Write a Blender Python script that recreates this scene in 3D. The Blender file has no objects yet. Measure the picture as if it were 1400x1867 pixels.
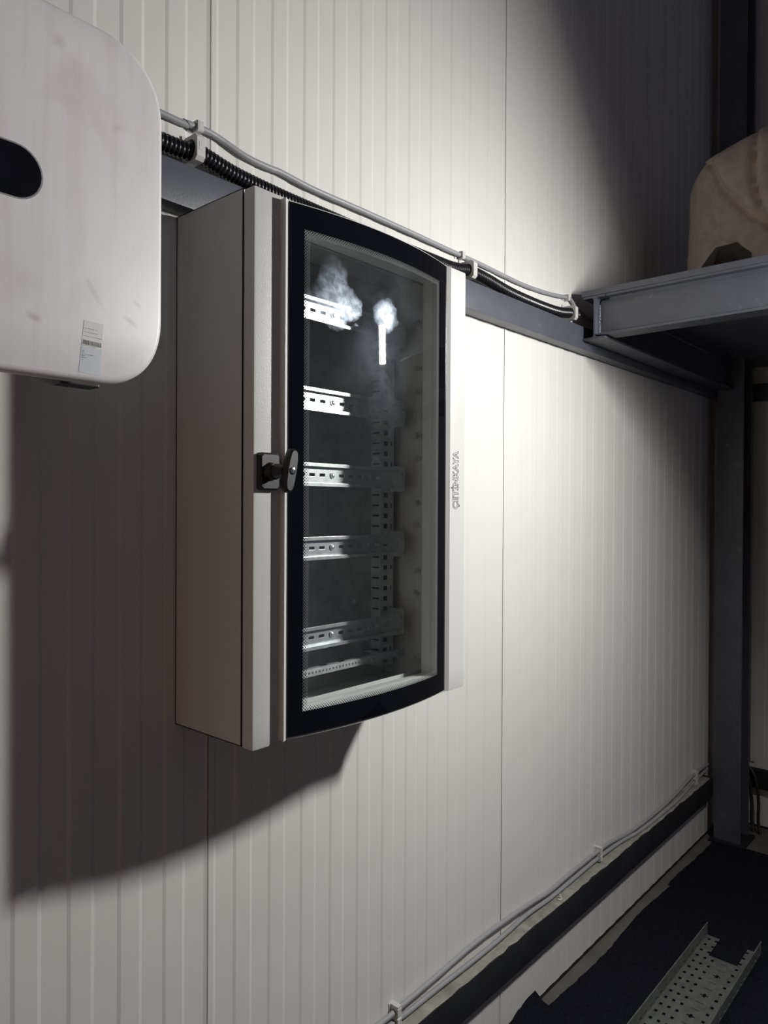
import bpy, bmesh, math, random
from mathutils import Vector, Matrix, noise

random.seed(7)
S = bpy.context.scene
COL = S.collection
PI = math.pi

# ------------------------------------------------------------------ camera
# world: X runs along the panelled wall, the wall face is Y = 0, floor Z = 0
FPX = 1348.0
YAW = math.atan(1180 / 1348.0)
PITCH = -math.atan(9.5 / 1348.0)
ROLL = math.radians(0.30)
fw = Vector((math.cos(YAW) * math.cos(PITCH), math.sin(YAW) * math.cos(PITCH), math.sin(PITCH)))
rt = Vector((math.sin(YAW), -math.cos(YAW), 0))
up = rt.cross(fw)
rr = rt * math.cos(ROLL) + up * math.sin(ROLL)
ur = -rt * math.sin(ROLL) + up * math.cos(ROLL)
cam = bpy.data.cameras.new('camera')
cam.sensor_fit = 'VERTICAL'
cam.sensor_height = 36.0
cam.sensor_width = 27.0
cam.lens = 36.0 * FPX / 1867.0
cam.clip_start = 0.01
camo = bpy.data.objects.new('camera', cam)
COL.objects.link(camo)
M3 = Matrix((rr, ur, -fw)).transposed()
camo.matrix_world = Matrix.Translation((0, -1.15, 1.55)) @ M3.to_4x4()
S.camera = camo

# ------------------------------------------------------------------ world, exposure
w = bpy.data.worlds.new('hall_gloom')
S.world = w
w.use_nodes = True
bg = w.node_tree.nodes['Background']
bg.inputs[0].default_value = (0.80, 0.89, 1.22, 1)
bg.inputs[1].default_value = 0.046
vs = S.view_settings
vs.view_transform = 'Standard'
vs.look = 'None'
vs.gamma = 1
vs.use_curve_mapping = False
vs.exposure = 0.0
LAMP_POS = Vector((2.055, -1.236, 2.157))
LAMP_DIR = Vector((-0.54, 0.42, -0.46)).normalized()
LAMP_STRENGTH = 960.0


# ------------------------------------------------------------------ materials
def mat(name, col, rough=0.5, metal=0.0, spec=0.5, nscale=0, namp=0.0, bump=0.0, bscale=200.0, coat=0.0, detail=3.0, dirt=None):
    m = bpy.data.materials.new(name)
    m.use_nodes = True
    nt = m.node_tree
    b = nt.nodes['Principled BSDF']
    b.inputs['Roughness'].default_value = rough
    b.inputs['Metallic'].default_value = metal
    b.inputs['Specular IOR Level'].default_value = spec
    b.inputs['Coat Weight'].default_value = coat
    tc = nt.nodes.new('ShaderNodeTexCoord')
    b.inputs['Base Color'].default_value = (*col, 1)
    last = None
    if nscale:
        n = nt.nodes.new('ShaderNodeTexNoise')
        n.inputs['Scale'].default_value = nscale
        n.inputs['Detail'].default_value = detail
        nt.links.new(tc.outputs['Object'], n.inputs['Vector'])
        r = nt.nodes.new('ShaderNodeMapRange')
        r.inputs[1].default_value = 0.3
        r.inputs[2].default_value = 0.7
        r.inputs[3].default_value = 1 - namp
        r.inputs[4].default_value = 1 + namp
        nt.links.new(n.outputs[0], r.inputs[0])
        mx = nt.nodes.new('ShaderNodeMix')
        mx.data_type = 'RGBA'
        mx.blend_type = 'MULTIPLY'
        mx.inputs[0].default_value = 1
        mx.inputs[6].default_value = (*col, 1)
        nt.links.new(r.outputs[0], mx.inputs[7])
        last = mx.outputs[2]
        nt.links.new(last, b.inputs['Base Color'])
    if dirt:
        dcol, dscale, lo, hi, amt = dirt
        n = nt.nodes.new('ShaderNodeTexNoise')
        n.inputs['Scale'].default_value = dscale
        n.inputs['Detail'].default_value = 6
        nt.links.new(tc.outputs['Object'], n.inputs['Vector'])
        r = nt.nodes.new('ShaderNodeMapRange')
        r.inputs[1].default_value = lo
        r.inputs[2].default_value = hi
        r.inputs[3].default_value = 0
        r.inputs[4].default_value = amt
        nt.links.new(n.outputs[0], r.inputs[0])
        mx = nt.nodes.new('ShaderNodeMix')
        mx.data_type = 'RGBA'
        nt.links.new(r.outputs[0], mx.inputs[0])
        if last is not None:
            nt.links.new(last, mx.inputs[6])
        else:
            mx.inputs[6].default_value = (*col, 1)
        mx.inputs[7].default_value = (*dcol, 1)
        nt.links.new(mx.outputs[2], b.inputs['Base Color'])
    if bump:
        n2 = nt.nodes.new('ShaderNodeTexNoise')
        n2.inputs['Scale'].default_value = bscale
        n2.inputs['Detail'].default_value = 2
        nt.links.new(tc.outputs['Object'], n2.inputs['Vector'])
        bp = nt.nodes.new('ShaderNodeBump')
        bp.inputs['Strength'].default_value = bump
        bp.inputs['Distance'].default_value = 0.001
        nt.links.new(n2.outputs[0], bp.inputs['Height'])
        nt.links.new(bp.outputs[0], b.inputs['Normal'])
    return m


M = {}
M['panel'] = mat('painted_sandwich_panel', (0.735, 0.722, 0.70), 0.52, spec=0.35, nscale=3, namp=0.02, bump=0.10, bscale=500)
M['inverter'] = mat('inverter_cover_paint', (0.80, 0.775, 0.785), 0.38, nscale=7, namp=0.03, bump=0.14, bscale=1200, dirt=((0.42, 0.36, 0.27), 9, 0.60, 0.85, 0.35))
def grime(m):
    nt = m.node_tree
    b = nt.nodes['Principled BSDF']
    src = b.inputs['Base Color'].links[0].from_socket
    tc = nt.nodes.new('ShaderNodeTexCoord')
    mp = nt.nodes.new('ShaderNodeMapping')
    mp.inputs['Scale'].default_value = (34, 1, 2.2)
    nt.links.new(tc.outputs['Object'], mp.inputs[0])
    n = nt.nodes.new('ShaderNodeTexNoise')
    n.inputs['Scale'].default_value = 1.6
    n.inputs['Detail'].default_value = 4
    nt.links.new(mp.outputs[0], n.inputs['Vector'])
    r = nt.nodes.new('ShaderNodeMapRange')
    for i, v in enumerate((0.50, 0.72, 0.0, 0.22)):
        r.inputs[i + 1].default_value = v
    nt.links.new(n.outputs[0], r.inputs[0])
    last, fac = src, r.outputs[0]
    mx = nt.nodes.new('ShaderNodeMix')
    mx.data_type = 'RGBA'
    nt.links.new(fac, mx.inputs[0])
    nt.links.new(last, mx.inputs[6])
    mx.inputs[7].default_value = (0.52, 0.47, 0.42, 1)
    last = mx.outputs[2]
    # rubbed smears: position x, z, half sizes, tilt, strength
    sp = nt.nodes.new('ShaderNodeSeparateXYZ')
    nt.links.new(tc.outputs['Object'], sp.inputs[0])

    def mth(op, a, c):
        q = nt.nodes.new('ShaderNodeMath')
        q.operation = op
        for i, v in enumerate((a, c)):
            if isinstance(v, (int, float)):
                q.inputs[i].default_value = v
            else:
                nt.links.new(v, q.inputs[i])
        return q.outputs[0]
    nz = nt.nodes.new('ShaderNodeTexNoise')
    nz.inputs['Scale'].default_value = 60
    nz.inputs['Detail'].default_value = 5
    nt.links.new(tc.outputs['Object'], nz.inputs['Vector'])
    for (cx, cz, hx, hz, tl, st) in SMEARS:
        dx, dz = mth('SUBTRACT', sp.outputs[0], cx), mth('SUBTRACT', sp.outputs[2], cz)
        c_, s_ = math.cos(tl), math.sin(tl)
        u = mth('DIVIDE', mth('ADD', mth('MULTIPLY', dx, c_), mth('MULTIPLY', dz, s_)), hx)
        v = mth('DIVIDE', mth('SUBTRACT', mth('MULTIPLY', dz, c_), mth('MULTIPLY', dx, s_)), hz)
        q = mth('ADD', mth('SQRT', mth('ADD', mth('MULTIPLY', u, u), mth('MULTIPLY', v, v)), 0), mth('MULTIPLY', nz.outputs[0], 0.8))
        r = nt.nodes.new('ShaderNodeMapRange')
        for i, vv_ in enumerate((1.4, 0.4, 0.0, st)):
            r.inputs[i + 1].default_value = vv_
        nt.links.new(q, r.inputs[0])
        mx = nt.nodes.new('ShaderNodeMix')
        mx.data_type = 'RGBA'
        nt.links.new(r.outputs[0], mx.inputs[0])
        nt.links.new(last, mx.inputs[6])
        mx.inputs[7].default_value = (0.34, 0.29, 0.22, 1)
        last = mx.outputs[2]
    nt.links.new(last, b.inputs['Base Color'])


SMEARS = [(0.3815, 1.770, 0.012, 0.006, -0.3, 0.5), (0.505, 1.788, 0.014, 0.005, -0.5, 0.35), (0.515, 1.812, 0.010, 0.004, -0.6, 0.3), (0.455, 1.815, 0.030, 0.006, -1.0, 0.25), (0.41, 2.105, 0.012, 0.010, 0.4, 0.35), (0.485, 2.03, 0.012, 0.006, 0.8, 0.2)]
grime(M['inverter'])
M['invside'] = mat('inverter_grey_side', (0.30, 0.29, 0.30), 0.5)
M['blackgloss'] = mat('black_gloss_plastic', (0.006, 0.006, 0.010), 0.15, nscale=20, namp=0.2)
M['blackplastic'] = mat('black_plastic', (0.020, 0.020, 0.024), 0.42, bump=0.12, bscale=900)
M['conduit'] = mat('black_conduit_plastic', (0.012, 0.012, 0.015), 0.30)
M['cabinet'] = mat('light_grey_textured_powder_coat', (0.655, 0.66, 0.65), 0.33, bump=0.32, bscale=850)
M['gasket'] = mat('dark_rubber_gasket', (0.01, 0.01, 0.01), 0.8)
M['galv'] = mat('galvanised_steel', (0.62, 0.645, 0.66), 0.32, metal=0.62, nscale=60, namp=0.12)
M['plate'] = mat('galvanised_mounting_plate', (0.44, 0.46, 0.46), 0.45, metal=0.30, nscale=30, namp=0.15)
M['zinc'] = mat('dull_zinc_tray', (0.15, 0.16, 0.152), 0.5, metal=0.3, nscale=40, namp=0.2)
M['chrome'] = mat('chrome', (0.8, 0.8, 0.8), 0.15, metal=1.0)
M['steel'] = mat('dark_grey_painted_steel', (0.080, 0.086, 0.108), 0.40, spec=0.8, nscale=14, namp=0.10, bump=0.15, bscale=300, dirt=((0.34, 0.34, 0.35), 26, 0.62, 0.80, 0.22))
M['steel_dark'] = mat('dark_matt_steel', (0.018, 0.019, 0.024), 0.7, spec=0.3, nscale=10, namp=0.2, bump=0.3, bscale=150)  # much darker than the other steel; lower rails and column foot
M['dust'] = mat('grey_dust_layer', (0.30, 0.29, 0.26), 0.95, nscale=25, namp=0.25, bump=0.5, bscale=200)
M['cable'] = mat('grey_cable_sheath', (0.33, 0.33, 0.35), 0.45)
M['cabledark'] = mat('dark_cable_sheath', (0.03, 0.03, 0.033), 0.45)
M['clip'] = mat('pale_grey_clip_plastic', (0.60, 0.60, 0.58), 0.45)
M['mat'] = mat('navy_black_rubber_felt', (0.0050, 0.0058, 0.012), 0.95, spec=0.2, nscale=160, namp=0.6, bump=0.8, bscale=400, dirt=((0.30, 0.30, 0.28), 70, 0.76, 0.79, 0.8))
M['matedge'] = mat('mat_cut_edge', (0.022, 0.022, 0.018), 0.95, nscale=60, namp=0.4)
M['concrete'] = mat('concrete_floor', (0.125, 0.125, 0.110), 0.9, nscale=8, namp=0.2, bump=0.6, bscale=60)
M['sack'] = mat('beige_cloth', (0.50, 0.435, 0.385), 0.95, spec=0.1, nscale=30, namp=0.12, bump=0.5, bscale=900)
M['sticker'] = mat('sticker_white_paper', (0.82, 0.82, 0.80), 0.4)
M['silver'] = mat('sticker_silver_foil', (0.58, 0.61, 0.66), 0.4, metal=0.35)
M['ink'] = mat('black_ink', (0.03, 0.03, 0.035), 0.6)
M['inkgrey'] = mat('grey_ink', (0.22, 0.22, 0.23), 0.6)
M['bounce_wall'] = mat('warm_bounce_wall', (0.62, 0.41, 0.30), 0.7, nscale=2, namp=0.08)  # for the added left wall, tinted to warm its bounce
M['weld'] = mat('weld_bead_paint', (0.22, 0.23, 0.26), 0.35, bump=0.6, bscale=200)
M['rust'] = mat('rust_primer', (0.28, 0.14, 0.06), 0.8)


def emission_mat():
    m = bpy.data.materials.new('lamp_led_panel')
    m.use_nodes = True
    nt = m.node_tree
    nt.nodes.clear()
    o = nt.nodes.new('ShaderNodeOutputMaterial')
    e = nt.nodes.new('ShaderNodeEmission')
    e.inputs[0].default_value = (1.0, 0.985, 0.95, 1)
    e.inputs[1].default_value = LAMP_STRENGTH
    nt.links.new(e.outputs[0], o.inputs[0])
    return m


# window area of the curved pane (object space = world space)
GX0, GX1, GZ0, GZ1 = 0.8355, 1.2045, 1.2085, 2.009


def glass_mat():
    """clear pane with a printed black border, a dotted print edge, and greasy finger smears"""
    m = bpy.data.materials.new('printed_curved_glass')
    m.use_nodes = True
    nt = m.node_tree
    nt.nodes.clear()
    N = nt.nodes.new
    L = nt.links.new

    def math_(op, a, b=None, c=None, clamp=False):
        n = N('ShaderNodeMath')
        n.operation = op
        n.use_clamp = clamp
        for i, v in enumerate((a, b, c)):
            if v is None:
                continue
            if isinstance(v, (int, float)):
                n.inputs[i].default_value = v
            else:
                L(v, n.inputs[i])
        return n.outputs[0]
    out = N('ShaderNodeOutputMaterial')
    tc = N('ShaderNodeTexCoord')
    sp = N('ShaderNodeSeparateXYZ')
    L(tc.outputs['Object'], sp.inputs[0])
    X, Z = sp.outputs[0], sp.outputs[2]
    # distance inside the clear window from its border
    dx = math_('MINIMUM', math_('SUBTRACT', X, GX0), math_('SUBTRACT', GX1, X))
    dz = math_('MINIMUM', math_('SUBTRACT', Z, GZ0), math_('SUBTRACT', GZ1, Z))
    d = math_('MINIMUM', dx, dz)
    border = math_('LESS_THAN', d, 0.0)
    # staggered dots, shrinking with distance
    P = 0.0052
    u = math_('DIVIDE', math_('SUBTRACT', X, GX0), P)
    v = math_('DIVIDE', math_('SUBTRACT', Z, GZ0), P)
    a = math_('SUBTRACT', math_('FRACT', math_('ADD', u, v)), 0.5)
    b = math_('SUBTRACT', math_('FRACT', math_('SUBTRACT', u, v)), 0.5)
    rad = math_('SQRT', math_('ADD', math_('MULTIPLY', a, a), math_('MULTIPLY', b, b)))
    lim = N('ShaderNodeMapRange')
    lim.inputs[1].default_value = 0.0
    lim.inputs[2].default_value = 0.011
    lim.inputs[3].default_value = 0.42
    lim.inputs[4].default_value = 0.10
    L(d, lim.inputs[0])
    dot = math_('MULTIPLY', math_('LESS_THAN', rad, lim.outputs[0]), math_('LESS_THAN', d, 0.0105))
    black = math_('MAXIMUM', border, dot)
    # smears
    nz = N('ShaderNodeTexNoise')
    nz.inputs['Scale'].default_value = 26
    nz.inputs['Detail'].default_value = 8
    nz.inputs['Distortion'].default_value = 1.2
    L(tc.outputs['Object'], nz.inputs['Vector'])

    def blob(cx, cz, rx, rz, soft):
        ex = math_('DIVIDE', math_('SUBTRACT', X, cx), rx)
        ez = math_('DIVIDE', math_('SUBTRACT', Z, cz), rz)
        q = math_('SQRT', math_('ADD', math_('MULTIPLY', ex, ex), math_('MULTIPLY', ez, ez)))
        q = math_('ADD', q, math_('MULTIPLY', math_('SUBTRACT', nz.outputs[0], 0.5), 1.0))
        r = N('ShaderNodeMapRange')
        r.inputs[1].default_value = 1.0
        r.inputs[2].default_value = 1.0 - soft
        r.inputs[3].default_value = 0
        r.inputs[4].default_value = 1
        L(q, r.inputs[0])
        return r.outputs[0]
    low = N('ShaderNodeMapRange')  # thumb smear thickened toward its foot to imitate bright scattered light
    for i_, v_ in enumerate((1.965, 1.895, 0.22, 1.0)):
        low.inputs[i_ + 1].default_value = v_
    L(Z, low.inputs[0])
    thumb = math_('MAXIMUM', blob(0.897, 1.895, 0.062, 0.040, 0.55), blob(0.893, 1.925, 0.036, 0.055, 0.45))
    sm = math_('MAXIMUM', math_('MULTIPLY', math_('MULTIPLY', thumb, low.outputs[0]), 3.2), math_('MULTIPLY', blob(1.022, 1.902, 0.034, 0.030, 0.55), 0.45))
    nz2 = N('ShaderNodeTexNoise')
    nz2.inputs['Scale'].default_value = 11
    nz2.inputs['Detail'].default_value = 5
    L(tc.outputs['Object'], nz2.inputs['Vector'])
    haze = N('ShaderNodeMapRange')
    haze.inputs[1].default_value = 0.45
    haze.inputs[2].default_value = 0.75
    haze.inputs[3].default_value = 0.002
    haze.inputs[4].default_value = 0.008
    L(nz2.outputs[0], haze.inputs[0])
    nz3 = N('ShaderNodeTexNoise')
    nz3.inputs['Scale'].default_value = 90
    nz3.inputs['Detail'].default_value = 9
    nz3.inputs['Distortion'].default_value = 0.5
    L(tc.outputs['Object'], nz3.inputs['Vector'])
    streak = N('ShaderNodeMapRange')
    streak.inputs[1].default_value = 0.35
    streak.inputs[2].default_value = 0.65
    streak.inputs[3].default_value = 0.45
    streak.inputs[4].default_value = 1.0
    L(nz3.outputs[0], streak.inputs[0])
    smf = math_('ADD', math_('MULTIPLY', math_('MULTIPLY', sm, streak.outputs[0]), 0.16), haze.outputs[0])
    tr = N('ShaderNodeBsdfTransparent')
    tr.inputs[0].default_value = (0.94, 0.96, 0.95, 1)
    gl = N('ShaderNodeBsdfGlossy')
    gl.inputs['Roughness'].default_value = 0.015
    # thin pane: same reflectance from either side (Schlick, two surfaces)
    geo = N('ShaderNodeNewGeometry')
    dp = N('ShaderNodeVectorMath')
    dp.operation = 'DOT_PRODUCT'
    L(geo.outputs['Normal'], dp.inputs[0])
    L(geo.outputs['Incoming'], dp.inputs[1])
    om = math_('SUBTRACT', 1.0, math_('ABSOLUTE', dp.outputs['Value']), clamp=True)
    frf = math_('ADD', math_('MULTIPLY', math_('POWER', om, 5.0), 0.90), 0.055)
    smear = N('ShaderNodeBsdfGlossy')
    smear.inputs['Roughness'].default_value = 0.34
    smear.inputs['Color'].default_value = (0.74, 0.83, 0.98, 1)
    m1 = N('ShaderNodeMixShader')
    L(smf, m1.inputs[0])
    L(tr.outputs[0], m1.inputs[1])
    L(smear.outputs[0], m1.inputs[2])
    ink = N('ShaderNodeBsdfDiffuse')
    ink.inputs[0].default_value = (0.004, 0.0045, 0.007, 1)
    frit = N('ShaderNodeBsdfDiffuse')
    frit.inputs[0].default_value = (0.6, 0.62, 0.62, 1)
    mf = N('ShaderNodeMixShader')
    L(math_('MULTIPLY', math_('LESS_THAN', d, 0.0105), 0.10), mf.inputs[0])
    L(m1.outputs[0], mf.inputs[1])
    L(frit.outputs[0], mf.inputs[2])
    m2 = N('ShaderNodeMixShader')
    L(black, m2.inputs[0])
    L(mf.outputs[0], m2.inputs[1])
    L(ink.outputs[0], m2.inputs[2])
    m3 = N('ShaderNodeMixShader')
    L(frf, m3.inputs[0])
    L(m2.outputs[0], m3.inputs[1])
    L(gl.outputs[0], m3.inputs[2])
    L(m3.outputs[0], out.inputs[0])
    return m


# ------------------------------------------------------------------ mesh helpers
class MB:
    def __init__(self):
        self.v = []
        self.f = []
        self.mi = []

    def add(self, vs_, fs_, mi=0):
        o = len(self.v)
        self.v += [tuple(p) for p in vs_]
        self.f += [tuple(i + o for i in f) for f in fs_]
        self.mi += [mi] * len(fs_)

    def box(self, x0, x1, y0, y1, z0, z1, mi=0):
        self.add([(x0, y0, z0), (x1, y0, z0), (x1, y1, z0), (x0, y1, z0), (x0, y0, z1), (x1, y0, z1), (x1, y1, z1), (x0, y1, z1)],
                 [(0, 3, 2, 1), (4, 5, 6, 7), (0, 1, 5, 4), (1, 2, 6, 5), (2, 3, 7, 6), (3, 0, 4, 7)], mi)

    def prism(self, poly, axis, a, b, mi=0):
        """extrude a 2D polygon along an axis ('x': (y,z), 'y': (x,z), 'z': (x,y))"""
        def p3(p, t):
            return {'x': (t, p[0], p[1]), 'y': (p[0], t, p[1]), 'z': (p[0], p[1], t)}[axis]
        n = len(poly)
        vs_ = [p3(p, a) for p in poly] + [p3(p, b) for p in poly]
        fs_ = [tuple(range(n))[::-1], tuple(range(n, 2 * n))]
        fs_ += [(i, (i + 1) % n, n + (i + 1) % n, n + i) for i in range(n)]
        self.add(vs_, fs_, mi)

    def rings(self, rings, cap0=True, cap1=True, closed=True, mi=0):
        n = len(rings[0])
        vs_ = [p for r in rings for p in r]
        fs_ = []
        for k in range(len(rings) - 1):
            for i in range(n if closed else n - 1):
                j = (i + 1) % n
                fs_.append((k * n + i, k * n + j, (k + 1) * n + j, (k + 1) * n + i))
        if cap0:
            fs_.append(tuple(range(n))[::-1])
        if cap1:
            fs_.append(tuple((len(rings) - 1) * n + i for i in range(n)))
        self.add(vs_, fs_, mi)

    def tube(self, pts, rad, seg=10, mi=0, radf=None):
        pts = [Vector(p) for p in pts]
        rings = []
        nrm = None
        for i, p in enumerate(pts):
            t = (pts[min(i + 1, len(pts) - 1)] - pts[max(i - 1, 0)]).normalized()
            if nrm is None:
                ref = Vector((0, 0, 1)) if abs(t.z) < 0.9 else Vector((1, 0, 0))
                nrm = (ref - t * ref.dot(t)).normalized()
            else:
                nrm = (nrm - t * nrm.dot(t)).normalized()
            bn = t.cross(nrm)
            r = rad if radf is None else radf(i)
            rings.append([p + (nrm * math.cos(2 * PI * k / seg) + bn * math.sin(2 * PI * k / seg)) * r for k in range(seg)])
        self.rings(rings, mi=mi)

    def cyl(self, c, axis, r, a, b, seg=20, mi=0, r2=None):
        r2 = r if r2 is None else r2
        cs = [(math.cos(2 * PI * k / seg), math.sin(2 * PI * k / seg)) for k in range(seg)]

        def p3(u, v, t):
            return {'x': (t, c[0] + u, c[1] + v), 'y': (c[0] + u, t, c[1] + v), 'z': (c[0] + u, c[1] + v, t)}[axis]
        self.rings([[p3(u * r, v * r, a) for u, v in cs], [p3(u * r2, v * r2, b) for u, v in cs]], mi=mi)

    def perf(self, us, vs2, holes, t0, t1, place, mi=0):
        """plate of grid cells us x vs2 with rectangular cells in 'holes' left out; place(u,v,t)->xyz"""
        nu, nv = len(us), len(vs2)
        idx = {}
        V = []

        def vid(i, j, k):
            key = (i, j, k)
            if key not in idx:
                idx[key] = len(V)
                V.append(place(us[i], vs2[j], (t0, t1)[k]))
            return idx[key]
        solid = lambda i, j: 0 <= i < nu - 1 and 0 <= j < nv - 1 and (i, j) not in holes
        Fs = []
        for i in range(nu - 1):
            for j in range(nv - 1):
                if not solid(i, j):
                    continue
                Fs.append((vid(i, j, 0), vid(i, j + 1, 0), vid(i + 1, j + 1, 0), vid(i + 1, j, 0)))
                Fs.append((vid(i, j, 1), vid(i + 1, j, 1), vid(i + 1, j + 1, 1), vid(i, j + 1, 1)))
                for (di, dj, e) in ((-1, 0, ((i, j), (i, j + 1))), (1, 0, ((i + 1, j), (i + 1, j + 1))), (0, -1, ((i, j), (i + 1, j))), (0, 1, ((i, j + 1), (i + 1, j + 1)))):
                    if not solid(i + di, j + dj):
                        p, q = e
                        Fs.append((vid(*p, 0), vid(*q, 0), vid(*q, 1), vid(*p, 1)))
        self.add(V, Fs, mi)

    def build(self, name, mats, parent=None, smooth=None, bevel=0.0, loc=None):
        me = bpy.data.meshes.new(name)
        loc = Vector(loc) if loc else Vector((0, 0, 0))
        me.from_pydata([tuple(Vector(p) - loc) for p in self.v], [], self.f)
        if not isinstance(mats, (list, tuple)):
            mats = [mats]
        for m in mats:
            me.materials.append(m)
        me.polygons.foreach_set('material_index', self.mi)
        bm = bmesh.new()
        bm.from_mesh(me)
        bmesh.ops.remove_doubles(bm, verts=bm.verts, dist=1e-6)
        bmesh.ops.recalc_face_normals(bm, faces=bm.faces)
        if bevel:
            es = [e for e in bm.edges if e.is_manifold and e.calc_face_angle(0) > 0.6]
            bmesh.ops.bevel(bm, geom=es, offset=bevel, segments=2, affect='EDGES', profile=0.6, clamp_overlap=True)
        bm.to_mesh(me)
        bm.free()
        if smooth is not None:
            me.polygons.foreach_set('use_smooth', [True] * len(me.polygons))
            me.set_sharp_from_angle(angle=math.radians(smooth))
        o = bpy.data.objects.new(name, me)
        COL.objects.link(o)
        o.location = loc
        if parent is not None:
            o.parent = parent
            o.matrix_parent_inverse = parent_inv(parent)
        return o


def parent_inv(p):
    m = Matrix.Translation(p.location)
    q = p
    while q.parent is not None:
        q = q.parent
    return m.inverted()


def adopt(o, parent):
    o.parent = parent
    o.matrix_parent_inverse = parent_inv(parent)


def tag(o, label, cat, group=None, kind=None):
    o['label'] = label
    if cat:
        o['category'] = cat
    if group:
        o['group'] = group
    if kind:
        o['kind'] = kind
    return o


def empty(name, loc):
    o = bpy.data.objects.new(name, None)
    o.empty_display_size = 0.05
    COL.objects.link(o)
    o.location = loc
    return o


def thing(name, loc, label, cat, group=None):
    return tag(empty(name, loc), label, cat, group)


def struct(o, label=None):
    o['kind'] = 'structure'
    if label:
        o['label'] = label
    return o


def smooth_path(pts, n=8):
    """Catmull-Rom through points"""
    P = [Vector(p) for p in pts]
    out = []
    for i in range(len(P) - 1):
        p0, p1, p2, p3 = P[max(i - 1, 0)], P[i], P[i + 1], P[min(i + 2, len(P) - 1)]
        for k in range(n):
            t = k / n
            out.append(0.5 * ((2 * p1) + (-p0 + p2) * t + (2 * p0 - 5 * p1 + 4 * p2 - p3) * t * t + (-p0 + 3 * p1 - 3 * p2 + p3) * t ** 3))
    out.append(P[-1])
    return out


# ------------------------------------------------------------------ the setting
ZT = 5.2
SEAM0, PW, RP = 0.819, 1.0165, 0.0863


def rib_profile(s, width):
    """points (along, out) of one ribbed panel face; 'out' is toward the room"""
    g = 0.0016
    H = 0.0014
    sl = 0.0064
    pts = [(s + g, H)]
    k = 0
    while True:
        b = s + 0.0155 + RP * k
        d = s + 0.0620 + RP * k
        if d > s + width - 0.004:
            break
        pts += [(b - sl / 2, H), (b + sl / 2, 0.0), (d - sl / 2, 0.0), (d + sl / 2, H)]
        k += 1
    pts.append((s + width - g, H))
    return pts


wall_back = struct(empty('wall_back', (1.5, 0, 0)), 'pale ribbed sandwich panel wall running behind the cabinet')
for k in range(-2, 3):
    s = SEAM0 + PW * k
    pr = rib_profile(s, PW)
    if k == 2:
        pr = [p for p in pr if p[0] < 3.895] + [(3.897, 0.0)]
    poly = [(a, -o) for a, o in pr] + [(pr[-1][0], 0.06), (pr[0][0], 0.06)]
    mb = MB()
    n = len(poly)
    mb.prism(poly, 'z', 0.014, ZT)
    mb.build('wall_panel', M['panel'], wall_back)
wall_right = struct(empty('wall_right', (3.9, -1, 0)), 'pale ribbed end wall beyond the steel column')
for k in range(0, 2):
    s = 0.0 + PW * k
    pr = rib_profile(s, PW)
    poly = [(3.90 - o, -a) for a, o in pr] + [(3.96, -pr[-1][0]), (3.96, -pr[0][0])]
    mb = MB()
    mb.prism(poly, 'z', 0.014, ZT)
    mb.build('wall_panel', M['panel'], wall_right)
# unseen side wall added at left to bounce warm light into the shadows
mb = MB()
mb.box(-1.30, -1.216, -3.4, 0.06, 0.0, ZT)
struct(mb.build('bounce_wall_left', M['bounce_wall']))
# corner flashing strip seen above the platform on the end wall
mb = MB()
mb.box(3.888, 3.897, -0.150, -0.128, 0.32, ZT)
struct(mb.build('trim_4', M['panel'], None, bevel=0.002))

mb = MB()
mb.box(-1.4, 4.3, -3.4, 0.10, -0.10, 0.0)
struct(mb.build('floor', M['concrete']))
# dark joint behind the panels' foot
mb = MB()
mb.box(-1.2, 3.9, -0.0005, 0.05, 0.0005, 0.0135)
struct(mb.build('baseboard_back', M['gasket']))


def steel_rail(name, x0, x1, y0, y1, z0, z1, m):
    mb = MB()
    mb.box(x0, x1, y0, y1, z0, z1)
    return struct(mb.build(name, m, None, smooth=40, bevel=0.004))


steel_rail('trim_1', -1.2, 3.895, -0.045, -0.0015, 2.067, 2.142, M['steel'])
steel_rail('trim_2', -1.2, 3.60, -0.046, -0.0015, 0.205, 0.300, M['steel_dark'])
steel_rail('trim_3', 3.852, 3.8975, -2.0, -0.05, 0.205, 0.292, M['steel_dark'])
steel_rail('trim_5', 3.852, 3.8975, -2.0, -0.05, 2.067, 2.150, M['steel'])
# chipped mortar and dust that lies along the lower rail's top
mb = MB()
rnd = random.Random(3)
xs = [1.15 + i * 0.035 for i in range(70)]
fr_ = []
for x in xs:
    yf = -0.040 - rnd.random() * 0.008
    fr_.append((x, yf, 0.3008 + rnd.random() * 0.0012))
rings = [[(x, -0.002, 0.3003), (x, -0.002, 0.3025), (x, (y) * 0.6, 0.302 + rnd.random() * 0.001), (x, y, z), (x, y, 0.3003)] for x, y, z in fr_]
mb.rings(rings)
dust = mb.build('mortar_dust', M['dust'])
tag(dust, 'thin grey dust and mortar lying on top of the lower wall rail', 'dust', kind='stuff')

# ------------------------------------------------------------------ steel column
col = thing('steel_column', (3.66, -0.10, 0), 'dark steel column standing in the corner between both walls', 'column')


def hsec(cx0, cx1, y0, y1, tf, tw):
    ym = (y0 + y1) / 2
    return [(cx0, y0), (cx0 + tf, y0), (cx0 + tf, ym - tw / 2), (cx1 - tf, ym - tw / 2), (cx1 - tf, y0), (cx1, y0), (cx1, y1), (cx1 - tf, y1), (cx1 - tf, ym + tw / 2), (cx0 + tf, ym + tw / 2), (cx0 + tf, y1), (cx0, y1)]


mb = MB()
mb.prism(hsec(3.605, 3.745, -0.163, -0.047, 0.010, 0.008), 'z', 0.014, ZT)
mb.build('shaft', M['steel'], col, bevel=0.0015)
mb = MB()
mb.box(3.585, 3.765, -0.185, -0.03, 0.0, 0.014)
mb.build('base_plate', M['steel_dark'], col, bevel=0.002)

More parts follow.
